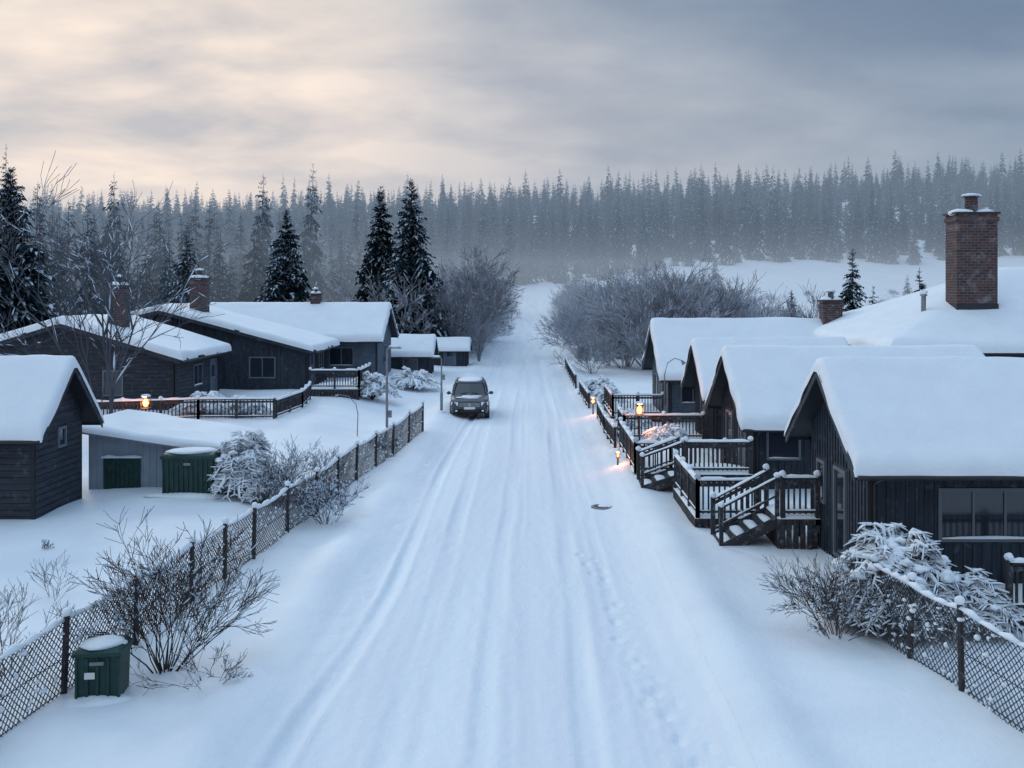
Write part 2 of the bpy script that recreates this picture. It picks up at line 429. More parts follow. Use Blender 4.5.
house('wooden_cabin', 6.25+4.5, 48.0, 9.0, 5.8, 2.45, 4.4, 0, .45, .6, .32, -.1, GREYW, 'h',
      [('-y', -3.4, 1.5, 1., 1.0, 'win'), ('-x', -1.6, 1.4, .9, 1.1, 'win'), ('-x', 1.4, 1.4, .9, 1.1, 'win')], chims=[(3.6, -.3, .9, .7, 5.55)], sd=4)
house('small_cabin', -12.95-4.0, 27.5, 8.0, 2.7, 2.6, 3.95, 0, .4, .45, .28, -.05, DARKW2, 'h',
      [('+x', 0.1, 2.0, .35, .5, 'win')], sd=6)
house('charcoal_house', -21.0, 48.4, 6.6, 9.8, 2.55, 4.05, H, .4, .5, .28, .4, DARKW2, 'h',
      [('-x', -2.2, 1.4, .8, 1.1, 'win'), ('-y', 0, 1.5, 1.2, 1., 'win'), ('-y', 2.3, 1.1, .8, 1.9, 'door'), ('-x', 2.0, 1.4, 1.3, 1., 'win')], chims=[(-1.2, -1.6, .85, .7, 5.75)], sd=7)
house('slate_blue_house', -20.0, 57.0, 5.6, 15.6, 2.3, 4.35, H, .4, .6, .28, .5, DARKW, 'v',
      [('-x', -5.5, 1.3, 1.3, 1.1, 'win'), ('-y', -1.2, 1.2, .9, 1.9, 'door'), ('-y', 1.3, 1.4, 1.2, 1.0, 'win')], chims=[(-1.0, -1.5, .95, .8, 6.1)], sd=8)
house('grey_house', -14.8, 64.5, 10.8, 6.0, 2.75, 4.4, 0, .4, .6, .34, .4, GREYW, 'h',
      [('-y', 3.2, 1.5, 1.4, 1.1, 'win'), ('+x', 0, 1.5, 1.2, 1.1, 'win')], chims=[(1.0, 0., .6, .6, 5.3)], sd=9)
house('garden_shed', -8.7, 71.0, 3.4, 3.2, 1.55, 2.5, 0, .3, .35, .32, .0, DARKW, 'v', [('-y', .4, .8, .9, .9, 'win')], sd=10)
house('garden_shed', -6.3, 80.0, 2.6, 2.6, 1.3, 1.9, 0, .25, .3, .28, .0, DARKW, 'v', [('-y', 0, .7, .8, 1.3, 'door')], sd=11)

def hip_house():
    x0, x1, y0, y1, ze, sl = 13.2, 30.0, 36.6, 51.0, 3.75, .41
    e = empty('large_house', (x0, y0, 0)); W_, D = x1-x0, y1-y0
    b = MB(); b.box((.5, .5, -1), (W_-.5, D-.5, ze-.02), DARKW)
    for i in range(int((D-1)/.2)): b.box((.475, .5+i*.2, -.3), (.499, .545+i*.2, ze-.05), DARKW)
    for i in range(int((W_-1)/.2)): b.box((.5+i*.2, .475, -.3), (.545+i*.2, .499, ze-.05), DARKW)
    b.box((.44, 3, 1.1), (.498, 4.4, 2.2), FRAME); b.box((.43, 3.08, 1.18), (.439, 4.32, 2.12), GLASS)
    b.obj('walls', e)
    r = MB(); h = D/2*sl
    lo = [(0, 0, ze), (W_, 0, ze), (W_, D, ze), (0, D, ze)]; r.loft([[(p[0], p[1], ze-.15) for p in lo], lo], TRIM)
    A, B = (D/2, D/2, ze+h), (W_-D/2, D/2, ze+h)
    r.poly([lo[0], lo[1], B, A], TRIM); r.poly([lo[1], lo[2], B], TRIM); r.poly([lo[2], lo[3], A, B], TRIM); r.poly([lo[3], lo[0], A], TRIM)
    r.tube([(-.06, 0, ze-.05), (-.06, D, ze-.05)], [.06, .06], 6, DKMET); r.obj('roof', e)
    g = MB(); nx, ny = 80, 70; k = g.mi(SNOW)
    for j in range(ny+1):
        for i in range(nx+1):
            u = i/nx; v = j/ny; u = u-.13*math.sin(2*math.pi*u); v = v-.13*math.sin(2*math.pi*v)
            xx = -.06+(W_+.12)*u; yy = -.06+(D+.12)*v
            ds = sorted([xx, W_-xx, yy, D-yy]); d = ds[0]; d2 = ds[1]
            sm = d-.35*math.exp(-((d2-d)/.5)**2)*.4 if d > .4 else d
            f = math.sqrt(max(0, 1-max(0, 1-(d+.06)/.3)**2))
            g.v.append((xx, yy, ze+sm*sl+.34*f*(1+.25*nz(xx*.4, yy*.4)+.08*nz(xx*1.5, yy*1.5))-.03*(f == 0)))
    for j in range(ny):
        for i in range(nx): a = j*(nx+1)+i; g.f.append((a, a+1, a+nx+2, a+nx+1)); g.m.append(k)
    g.obj('roof_snow', e, smooth=True)
    cx, cy = 17.65-x0, 40.0-y0; zr = ze+sl*min(cx, cy)
    chimney(e, cx, cy, 1.6, 1.1, zr-.4, zr+.1, 9.0)
    c = MB(); cx, cy = 15.9-x0, 40.4-y0; zr = ze+sl*cx
    c.tube([(cx, cy, zr), (cx, cy, zr+.9)], [.1, .1], 8, METAL); c.tube([(cx, cy, zr+.9), (cx, cy, zr+1.02)], [.17, .1], 8, METAL); c.blob((cx, cy, zr+1.04), (.17, .17, .1), SNOW, 2); c.obj('roof_vent', e)
hip_house()

def garage():
    e = empty('lean_to_garage', (-13.3, 30.2, 0)); b = MB()
    W_, D = 4.0, 3.2; zt = lambda x: 1.68-.15*x
    b.loft([[(0, 0, -.6), (W_, 0, -.6), (W_, 0, zt(W_)), (0, 0, zt(0))], [(0, D, -.6), (W_, D, -.6), (W_, D, zt(W_)), (0, D, zt(0))]], PALEW)
    for i in range(21):
        x = W_*i/20; b.box((x-.02, -.02, -.3), (x+.02, .0, zt(x)-.01), PALEW)
    b.obj('walls', e)
    d = MB(); d.box((.45, -.06, -.2), (1.55, -.021, .95), GREEN)
    for i in range(8): d.box((.5+.135*i, -.085, -.2), (.54+.135*i, -.061, .95), GREEN)
    d.snow((.4, -.06, .95), (1.6, -.06, .95), .2, .1); d.obj('green_hatch', e)
    r = MB(); lo = [(-.3, -.35, zt(-.3)+.01), (W_+.3, -.35, zt(W_+.3)+.01), (W_+.3, D+.3, zt(W_+.3)+.01), (-.3, D+.3, zt(-.3)+.01)]
    r.loft([lo, [(p[0], p[1], p[2]+.12) for p in lo]], PALEW); r.obj('roof', e)
    g = MB(); nx, ny = 30, 30; k = g.mi(SNOW)
    for j in range(ny+1):
        for i in range(nx+1):
            u = i/nx; v = j/ny; u = .5-.5*math.cos(u*math.pi); v = .5-.5*math.cos(v*math.pi)
            x = -.35+(W_+.7)*u; y = -.4+(D+.75)*v
            q = min(1, min(x+.35, W_+.35-x)/.18); q2 = min(1, min(y+.4, D+.35-y)/.18)
            f = math.sqrt(max(0, 1-(1-q)**2))*math.sqrt(max(0, 1-(1-q2)**2))
            g.v.append((x, y, zt(x)+.1+.2*f*(1+.3*nz(x, y)) - (.03 if f == 0 else 0)))
    for j in range(ny):
        for i in range(nx): a = j*(nx+1)+i; g.f.append((a, a+1, a+nx+2, a+nx+1)); g.m.append(k)
    g.obj('roof_snow', e, smooth=True)
garage()

def waste_container(name, x, y, w, d, h, rot=0):
    e = empty(name, (x, y, gz(x, y)-.04), rot); b = MB()
    lo = [(-w/2*.94, -d/2*.92), (w/2*.94, -d/2*.92), (w/2*.94, d/2*.92), (-w/2*.94, d/2*.92)]
    b.loft([[(p[0], p[1], 0) for p in lo], [(p[0]*1.06, p[1]*1.08, h*.88) for p in lo]], GREEN)
    n = max(4, int(w/.14))
    for i in range(n+1):
        u = -w/2*.93+w*.93*i/n; b.box((u-.018, -d/2-.022, .06), (u+.018, -d/2*.9, h*.84), GREEN)
    b.box((-w/2-.03, -d/2-.035, h*.86), (w/2+.03, d/2+.035, h*.93), GREEN)
    lid = [(-w/2-.02, -d/2-.04, h*.93), (w/2+.02, -d/2-.04, h*.93), (w/2+.02, d/2+.02, h*.93), (-w/2-.02, d/2+.02, h*.93)]
    top = [(-w/2+.04, -d/2+.03, h*.97), (w/2-.04, -d/2+.03, h*.97), (w/2-.04, d/2-.03, h*1.03), (-w/2+.04, d/2-.03, h*1.03)]
    b.loft([lid, top], GREEN); b.box((-.1, -d/2-.06, h*.72), (.1, -d/2-.036, h*.78), METAL)
    b.tube([(-w/2+.12, d/2, .08), (-w/2+.12, d/2+.04, .08)], [.08, .08], 10, RUB); b.tube([(w/2-.12, d/2, .08), (w/2-.12, d/2+.04, .08)], [.08, .08], 10, RUB)
    if w < 1: b.box((-w*.28, -d/2-.028, h*.46), (-w*.05, -d/2-.023, h*.58), PLATE)
    b.obj('body', e)
    s_ = MB(); s_.blob((0, 0, h*.985), (w*.50, d*.50, .07 if w < 1 else .10), SNOW, 4, .3, ICO3)
    s_.blob((0, -d*.55, .02), (w*.8, .25, .09), SNOW, 7, .3, ICO3)
    s_.obj('snow_cap', e, smooth=True)
waste_container('green_waste_container', -9.85, 29.2, 1.5, .9, 1.25)
waste_container('green_grit_bin', -6.38, 14.95, .64, .55, .80, .12)

# ------------------------------------------------------------------ decks, railings, fences
def railing(b, p0, p1, z0, z1, h=.95, snow=True, step=.13, post=1.3, sh=.09):
    p0 = Vector((p0[0], p0[1], z0)); p1 = Vector((p1[0], p1[1], z1)); L = (p1-p0).length; d = (p1-p0)/L
    up = Vector((0, 0, 1)); a = math.atan2(d.y, d.x)
    def bar(q0, q1, w, t):
        u = Vector((-math.sin(a), math.cos(a), 0))*w/2; r0 = [q0-u, q0+u, q0+u+up*t, q0-u+up*t]; r1 = [p+(q1-q0) for p in r0]; b.loft([r0, r1], RAILW)
    bar(p0+up*(h-.05), p1+up*(h-.05), .10, .05); bar(p0+up*(h-.17), p1+up*(h-.17), .05, .08); bar(p0+up*.12, p1+up*.12, .05, .07)
    n = max(1, int(round(L/post)))
    for i in range(n+1):
        q = p0+(p1-p0)*i/n; b.box((q.x-.05, q.y-.05, q.z-.35), (q.x+.05, q.y+.05, q.z+h+.06), RAILW)
        if snow: b.blob((q.x, q.y, q.z+h+.08), (.085, .085, .08), SNOW, i)
    n = int(L/step)
    for i in range(1, n):
        q = p0+(p1-p0)*i/n; b.box((q.x-.02, q.y-.02, q.z+.1), (q.x+.02, q.y+.02, q.z+h-.06), RAILW)
    if snow:
        b.snow(p0+up*h, p1+up*h, .15, sh, seed=p0.x)
        b.snow(p0+up*.185, p1+up*.185, .08, .04, seed=p0.y)

def deck(name, x0, x1, y0, y1, z, rails, stairs=None):
    e = empty(name, (0, 0, 0)); b = MB()
    b.box((x0, y0, z-.16), (x1, y1, z), RAILW)
    for px in (x0+.1, x1-.1):
        for py in (y0+.1, y1-.1): b.box((px-.06, py-.06, -.6), (px+.06, py+.06, z-.161), RAILW)
    n = int((x1-x0)/.16)
    for i in range(n): b.box((x0+i*.16+.01, y0-.025, -.3), (x0+i*.16+.13, y0-.002, z-.02), RAILW)
    n = int((y1-y0)/.16)
    for i in range(n): b.box((x0-.025, y0+i*.16+.01, -.3), (x0-.002, y0+i*.16+.13, z-.02), RAILW)
    b.obj('platform', e)
    s = MB(); nx, ny = 16, 16; k = s.mi(SNOW)
    for j in range(ny+1):
        for i in range(nx+1):
            u = .5-.5*math.cos(i/nx*math.pi); v = .5-.5*math.cos(j/ny*math.pi)
            f = min(1, 4*min(u, 1-u))*min(1, 4*min(v, 1-v)); x = x0-.02+(x1-x0+.04)*u; y = y0-.02+(y1-y0+.04)*v
            s.v.append((x, y, z-.01+.14*math.sqrt(f)*(1+.3*nz(x*2, y*2))))
    for j in range(ny):
        for i in range(nx): a = j*(nx+1)+i; s.f.append((a, a+1, a+nx+2, a+nx+1)); s.m.append(k)
    s.obj('platform_snow', e, smooth=True)
    r = MB()
    for (a0, b0, a1, b1) in rails: railing(r, (a0, b0), (a1, b1), z, z)
    r.obj('railings', e)
    if stairs:
        xa, xb, ya, yb = stairs; t = MB()
        zg = gz(xb, (ya+yb)/2)-.02; n = max(3, int(round((z-zg)/.17)))
        for i in range(n):
            f0 = i/n; f1 = (i+1)/n; zz = z-(z-zg)*(i+1)/(n+0.001)*.9
            q0 = xa+(xb-xa)*f0; q1 = xa+(xb-xa)*f1
            t.box((min(q0, q1)-.02, ya, zz-.05), (max(q0, q1)+.02, yb, zz), RAILW)
            t.box((max(q0, q1)-.05, ya+.02, zz), (max(q0, q1)-.02, yb-.02, zz+.12), RAILW)
            t.snow(((q0+q1)/2, ya+.06, zz), ((q0+q1)/2, yb-.06, zz), abs(q1-q0)*.9, .10, seed=i)
        for yy in (ya-.03, yb+.03):
            A = [(xa, yy-.025, z-.25), (xa, yy+.025, z-.25), (xa, yy+.025, z+.02), (xa, yy-.025, z+.02)]
            B = [(xb, yy-.025, zg-.25), (xb, yy+.025, zg-.25), (xb, yy+.025, zg+.06), (xb, yy-.025, zg+.06)]
            t.loft([A, B], RAILW)
        railing(t, (xa, yb+.03), (xb, yb+.03), z, zg, .9, step=.16, post=1.2)
        for (px, pz) in ((xa, z), (xb, zg)):
            t.box((px-.045, ya-.075, pz-.2), (px+.045, ya+.015, pz+.95), RAILW); t.blob((px, ya-.03, pz+.97), (.08, .08, .07), SNOW, 1)
        t.tube([(xa, ya-.03, z+.9), (xb, ya-.03, zg+.9)], [.035, .035], 6, RAILW); t.tube([(xa, ya-.03, z+.5), (xb, ya-.03, zg+.5)], [.025, .025], 6, RAILW)
        t.snow((xa, ya-.03, z+.93), (xb, ya-.03, zg+.93), .09, .06)
        t.obj('stairs', e)

deck('wooden_deck', 4.15, 6.6, 25.0, 28.9, .30, [(4.2, 25.05, 4.2, 28.8), (4.2, 25.05, 5.7, 25.05)])
deck('porch_stairs', 5.75, 6.7, 23.1, 24.5, .72, [(5.85, 23.15, 6.65, 23.15)], (5.75, 4.45, 23.3, 24.3))
deck('wooden_deck', 3.25, 6.2, 31.2, 36.5, .28, [(3.3, 31.25, 3.3, 36.4), (3.3, 31.25, 4.4, 31.25), (4.4, 31.25, 6.1, 31.25)])
deck('porch_stairs', 4.5, 6.5, 29.2, 30.6, .62, [(4.55, 29.25, 6.45, 29.25)], (4.5, 3.3, 29.4, 30.4))
deck('wooden_deck', 3.6, 6.8, 38.6, 41.2, .22, [(3.65, 38.65, 6.7, 38.65), (3.65, 38.65, 3.65, 41.1)])
deck('wooden_deck', 3.7, 6.1, 45.2, 50.0, .3, [(3.75, 45.25, 6.0, 45.25), (3.75, 45.25, 3.75, 49.9)])
deck('wooden_deck', 8.6, 12.5, 18.0, 19.85, .15, [(8.65, 18.05, 12.4, 18.05)])
deck('wooden_deck', -11.2, -8.6, 50.5, 54.0, 1.0, [(-11.1, 50.55, -8.65, 50.55), (-8.65, 50.55, -8.65, 53.9)])

def picket(name, pts, h=.85, zoff=0):
    b = MB()
    for (a, c) in zip(pts[:-1], pts[1:]): railing(b, a, c, gz(*a)-.05, gz(*c)-.05, h, step=.15, post=1.8, sh=.11)
    b.obj(name)
picket('picket_fence', [(-18.5, 41.5), (-14, 42.2), (-10.9, 42.6)], .9)
picket('picket_fence', [(-10.9, 42.9), (-10.6, 46.5), (-10.9, 49.5)], .8)
picket('picket_fence', [(3.15, 37.0), (3.1, 41.5), (3.05, 45.0)], .8)
picket('picket_fence', [(2.95, 50.0), (2.85, 57.0)], .8)
picket('picket_fence', [(2.75, 60.0), (2.7, 68.0), (2.7, 76.0)], .85)

def chainlink(name, path, h=1.02, sp=.11, wr=.0065, post_step=2.0):
    e = empty(name, (path[0][0], path[0][1], 0)); ox, oy = path[0]
    P = []
    for (a, c) in zip(path[:-1], path[1:]):
        L = math.hypot(c[0]-a[0], c[1]-a[1]); n = max(1, int(round(L/post_step)))
        for i in range(n): P.append((a[0]+(c[0]-a[0])*i/n, a[1]+(c[1]-a[1])*i/n))
    P.append(path[-1])
    po = MB(); w = MB(); s = MB()
    for i, p in enumerate(P):
        z = gz(*p); lx, ly = R.uniform(-.06, .06), R.uniform(-.06, .06)
        po.tube([(p[0]-ox, p[1]-oy, z-.4), (p[0]-ox+lx, p[1]-oy+ly, z+h+.09)], [.05, .045], 7, POST)
        s.blob((p[0]-ox+lx, p[1]-oy+ly, z+h+.12), (.075, .075, .07), SNOW, i)
    for i in range(len(P)-1):
        a, c = P[i], P[i+1]; za, zc = gz(*a), gz(*c); L = math.hypot(c[0]-a[0], c[1]-a[1])
        dx, dy = (c[0]-a[0])/L, (c[1]-a[1])/L
        sag = R.uniform(.01, .08)
        def pt(u, v):
            t = u/L; zz = za+(zc-za)*t-.06+v*(h+.06-sag*4*t*(1-t)*v)
            bl = .04*math.sin(t*math.pi)*math.sin(v*3)+.015*nz(u*2+i*3, v*2)
            return Vector((a[0]+dx*u-ox-dy*bl, a[1]+dy*u-oy+dx*bl, zz))
        hv = h+.06; n = int((L+hv)/sp)
        for q in range(n+1):
            for sg in (1, -1):
                u0 = q*sp-hv if sg > 0 else q*sp; u1 = u0+sg*hv
                lo, hi = 0., 1.; du = u1-u0
                for bound, sgn in ((0, 1), (L, -1)):
                    t = (bound-u0)/du
                    if sgn*du > 0: lo = max(lo, t)
                    else: hi = min(hi, t)
                if hi-lo < .02: continue
                m = 3; pts = [pt(u0+(u1-u0)*(lo+(hi-lo)*k/m), lo+(hi-lo)*k/m) for k in range(m+1)]
                w.tube(pts, [wr]*(m+1), 3, WIRE, False)
        for v in (1., .5, .08):
            w.tube([pt(L*k/4, v) for k in range(5)], [.018 if v == 1 else .008]*5, 5, POST if v == 1 else WIRE, False)
        for k in range(4): s.snow(pt(L*k/4, 1.)+Vector((0, 0, .01)), pt(L*(k+1)/4, 1.)+Vector((0, 0, .01)), .11, .12, seed=i*3+k)
        for k in range(int(L*14)):
            q = pt(R.uniform(0, L), R.random()**1.4*.95)
            s.blob(q, (R.uniform(.02, .06),)*2+(R.uniform(.015, .045),), SNOW, k)
    po.obj('posts', e); w.obj('wire_mesh', e); s.obj('snow_caps', e, smooth=True)
chainlink('chain_link_fence', [(-7.9, 7), (-7.3, 11), (-6.96, 14.9), (-6.5, 19.2), (-6.15, 22.2), (-5.8, 27), (-5.5, 31.6), (-4.95, 36), (-4.35, 40.5)], 1.08, wr=.009)
chainlink('chain_link_fence', [(6.0, 17.4), (6.15, 16.2), (6.4, 14.8), (6.75, 13.2), (7.4, 10.6), (8.0, 8)], 1.2, wr=.0085)

# ------------------------------------------------------------------ plants
def branch(b, p, d, L, r, depth, rng, mat, nch, curl=.25, up=.15, rmin=.003, seg=3, snowm=None, sp=0.):
    pts = [p.copy()]; rad = [r]; dd = d.copy()
    for i in range(seg):
        dd = (dd+Vector((rng.gauss(0, curl), rng.gauss(0, curl), rng.gauss(0, curl)*.6+up*.5))).normalized()
        p = p+dd*L/seg; pts.append(p.copy()); rad.append(max(rmin, r*(1-.7*(i+1)/seg)))
    b.tube(pts, rad, 3 if r < .02 else 5, mat, False)
    if sp and rng.random() < sp:
        i = rng.randrange(seg); o = Vector((0, 0, rad[i]*.8))
        b.tube([pts[i]+o, (pts[i]+pts[i+1])/2+o*1.2, pts[i+1]+o], [rad[i]*.6+.004, rad[i]+.009, rad[i]*.5], 4, snowm, False)
    if depth <= 0: return
    for k in range(nch):
        t = rng.uniform(.3, 1.); j = min(seg-1, int(t*seg)); f = t*seg-j
        q = pts[j]+(pts[j+1]-pts[j])*f; base = (pts[j+1]-pts[j]).normalized()
        s = Vector((rng.gauss(0, 1), rng.gauss(0, 1), rng.gauss(0, .6))).normalized()
        nd = (base+s*rng.uniform(.45, .85)).normalized()
        branch(b, q, nd, L*rng.uniform(.45, .7), max(rmin, r*.5), depth-1, rng, mat, nch, curl, up, rmin, max(2, seg-1), snowm, sp)

def shrub(name, x, y, h, spread, n, depth, nch, r0, mat=BARK, seed=1, sp=.25, rmin=.003, parent=None, z=None, mesh_only=False):
    rng = random.Random(seed); b = MB()
    for i in range(n):
        a = rng.uniform(0, 6.283); t = rng.random()**.7
        d = Vector((math.cos(a)*spread*t, math.sin(a)*spread*t, 1)).normalized()
        branch(b, Vector((math.cos(a)*.12*t*spread, math.sin(a)*.12*t*spread, -.1)), d, h*rng.uniform(.5, .75), r0*rng.uniform(.6, 1), depth, rng, mat, nch, .16, .12, rmin, 4, NSNOW if sp else None, sp)
    if mesh_only:
        o = b.obj(name); return o
    return b.obj(name, parent, loc=(x, y, gz(x, y) if z is None else z))

shrub('bare_shrub', -5.75, 15.7, 2.0, 1.15, 22, 3, 4, .018, seed=3, sp=.2, rmin=.004)
shrub('bare_shrub', -4.9, 15.1, .9, 1.8, 10, 3, 3, .010, seed=33, sp=.2)
shrub('bare_shrub', 5.3, 17.3, 1.4, 1.3, 18, 3, 4, .013, seed=4, sp=.2, rmin=.004)
shrub('bare_shrub', -8.1, 15.5, 1.5, .8, 10, 3, 3, .011, seed=5, sp=.2)
shrub('bare_shrub', -5.2, 25.8, 1.35, 1.2, 18, 3, 4, .012, BARK, seed=6, sp=.7, rmin=.005)
shrub('bare_shrub', -6.9, 27.4, 1.7, .9, 14, 3, 4, .013, BARK, seed=7, sp=.5, rmin=.004)
shrub('bare_shrub', -6.4, 31.0, 1.2, .9, 12, 3, 3, .013, BARKF, seed=8, sp=.4, rmin=.005)
shrub('dry_weed', -11.2, 23.2, .35, .6, 8, 2, 3, .008, BARK, seed=9, sp=.3)
shrub('dry_weed', -9.2, 19.3, .9, .5, 7, 2, 3, .006, BARK, seed=10, sp=.2)
TREEB = simple('grey_tree_bark', (.075, .08, .095), .9, .3, 2)
shrub('bare_tree', -15.6, 36.5, 8.4, .24, 4, 4, 4, .09, TREEB, seed=14, sp=.15, rmin=.008, z=.1)
shrub('bare_tree', -4.3, 84, 8.0, .35, 7, 4, 4, .10, BARKF, seed=13, sp=.2, rmin=.016)

def snowy_bush(name, x, y, w, h, n, seed, sr=.05):
    rng = random.Random(seed); e = empty(name, (x, y, gz(x, y))); b = MB(); s = MB()
    for i in range(n):
        a = rng.uniform(0, 6.283); t = rng.random()**.55; el = 1-t
        L = w*(.35+.65*t)*rng.uniform(.75, 1.12); top = h*(.45+.55*el)*rng.uniform(.75, 1.08)
        d = Vector((math.cos(a), math.sin(a), 0)); pts = []
        for k in range(7):
            u = k/6; pts.append(d*(L*u**1.1)+Vector((0, 0, top*math.sin(min(1., u*1.25+.02)*math.pi*.5)-(max(0, u-.55)**1.6)*h*1.1*t)))
        pts = [p+Vector((rng.gauss(0, .03), rng.gauss(0, .03), rng.gauss(0, .015))) for p in pts]
        b.tube(pts, [.014-.0016*k for k in range(7)], 3, BARK, False)
        for k in range(2, 7):
            for q in range(6):
                side = Vector((-d.y, d.x, 0))*rng.choice((-1, 1)); p = pts[k]+(pts[k-1]-pts[k])*rng.random(); l = rng.uniform(.08, .24)
                tip = p+side*l+d*l*.7+Vector((0, 0, rng.uniform(-.16, .04)))
                b.poly([p-d*.03, tip, p+d*.03], NEED)
                if rng.random() < .75:
                    o = Vector((0, 0, .012)); s.tube([p+o, (p+tip)/2+o*1.7, tip+o], [sr*.3, sr*.42, sr*.14], 5, SNOW)
        m = rng.randrange(2, 4)
        qs = [p+Vector((0, 0, sr*.45)) for p in pts[m:]]
        s.tube(qs, [sr*(.25+.75*math.sin((j+.6)/(len(qs)+.2)*math.pi))*rng.uniform(.4, 1.35) for j in range(len(qs))], 6, SNOW)
    for i in range(n//8):
        a = rng.uniform(0, 6.283); t = rng.random()**.5*.8
        s.blob((math.cos(a)*w*t, math.sin(a)*w*t, h*(1-.55*t*t)*.84), (rng.uniform(.06, .12)*w, rng.uniform(.06, .12)*w, rng.uniform(.025, .045)*h), SNOW, i, .9)
    b.obj('boughs', e); s.obj('snow_load', e, smooth=True)
snowy_bush('snow_covered_bush', 6.6, 18.0, 1.3, 1.75, 420, 1, .042)
snowy_bush('snow_covered_bush', 7.9, 17.9, .85, .95, 150, 2, .042)
snowy_bush('snow_covered_bush', 5.9, 17.8, .6, 1.0, 100, 22, .038)
snowy_bush('snow_covered_bush', -8.4, 29.4, 1.15, 1.8, 260, 3, .05)
snowy_bush('snow_covered_bush', -7.4, 28.4, .75, 1.0, 100, 4, .045)
snowy_bush('snow_covered_bush', -8.2, 52, 1.5, 1.6, 110, 5, .08)
snowy_bush('snow_covered_bush', -7.0, 60, 1.7, 1.3, 90, 6, .09)
snowy_bush('snow_covered_bush', -14.2, 43.6, 1.3, .95, 80, 7, .08)
snowy_bush('snow_covered_bush', -12.4, 43.4, 1.1, .8, 70, 8, .08)
snowy_bush('snow_covered_bush', 5.1, 37.6, 1.1, 1.0, 80, 9, .07)
snowy_bush('snow_covered_bush', 4.4, 43.0, 1.0, .9, 70, 10, .07)
snowy_bush('snow_covered_bush', 4.0, 52.5, 1.1, 1.0, 60, 12, .08)
snowy_bush('snow_covered_bush', 3.9, 57, 1.2, 1.1, 60, 13, .08)
snowy_bush('snow_covered_bush', -5.6, 38.2, .6, .5, 30, 14, .05)

def conifer(b, Ht, Rd, nw, nb, nf, rng, snowp, nm, sm, fill=1.):
    b.tube([(0, 0, -.5), (0, 0, Ht*.5), (0, 0, Ht*.975)], [Rd*.07, Rd*.04, .01], 5, TRUNK, False)
    ph = rng.uniform(0, 9)
    for i in range(nw):
        t = ((i+rng.random()*.9)/nw)**.92; z = Ht*(.03+.94*t)
        Rl = Rd*((1-t)**.88)*(1+.16*math.sin(t*23+ph)*rng.uniform(.3, 1))+.05*Rd
        for j in range(max(5, int(nb*(1-.45*t)))):
            a = rng.uniform(0, 6.283); L = Rl*rng.uniform(.5, 1.15)
            d = Vector((math.cos(a), math.sin(a), 0)); pp = Vector((-d.y, d.x, 0))
            s0 = -.3+.3*t+1.1*max(0, t-.75)/.25; dr = .5-.25*t; zj = z+rng.uniform(-.5, .5)*Ht/nw
            pos = lambda s: d*(L*s)+Vector((0, 0, zj+s0*L*s-dr*L*s*s))
            for k in range(nf):
                s = (k+.7)/nf; p = pos(s); l = L*.55*(1.15-.65*s)*rng.uniform(.7, 1.2)*fill; w = l*.33
                for sd in (-1, 1):
                    tip = p+pp*sd*l*.65+d*l*.5-Vector((0, 0, l*rng.uniform(.2, .9)))
                    q0 = p-d*w; q1 = p+d*w
                    b.poly([q0, tip, q1], nm)
                    if rng.random() < snowp:
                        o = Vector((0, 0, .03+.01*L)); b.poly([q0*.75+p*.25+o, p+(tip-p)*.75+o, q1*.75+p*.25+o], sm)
            e = pos(1.05); p = pos(.7); b.poly([p-pp*L*.13, e, p+pp*L*.13], nm)
            if rng.random() < snowp: o = Vector((0, 0, .04)); b.poly([p-pp*L*.08+o, e*.9+p*.1+o, p+pp*L*.08+o], sm)

def spruce(name, x, y, Ht, Rd, seed, nw=60, nb=16, nf=5, sp=.45):
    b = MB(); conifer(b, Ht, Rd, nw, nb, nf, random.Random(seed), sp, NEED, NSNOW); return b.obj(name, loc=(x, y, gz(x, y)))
spruce('spruce_tree', -37.4, 72, 14.6, 4.0, 1)
spruce('spruce_tree', -21.9, 90, 13.6, 3.4, 2)
spruce('spruce_tree', -13.4, 90, 15.6, 3.4, 3)
spruce('spruce_tree', -10.2, 86, 16.0, 3.8, 4)
spruce('spruce_tree', 25.8, 80, 9.6, 2.1, 5, 38, 11, 4)
spruce('spruce_tree', 33.5, 86, 8.2, 1.8, 6, 34, 10, 4)
spruce('spruce_tree', -33.0, 96, 12.0, 3.2, 7, 40, 11, 4)
spruce('spruce_tree', -26.5, 104, 11.0, 2.9, 8, 40, 11, 4)
for i, (x, y, h) in enumerate(((23, 88, 6.2), (27.5, 90, 5.6), (29.5, 86, 6.6), (18, 92, 5.2), (20.5, 94, 6), (35.5, 90, 6.), (38, 92, 5.), (15.5, 96, 5.4), (30.8, 95, 5.2), (13.5, 90, 4.6))):
    spruce('spruce_tree', x, y, h, h*.25, 20+i, 26, 9, 3)

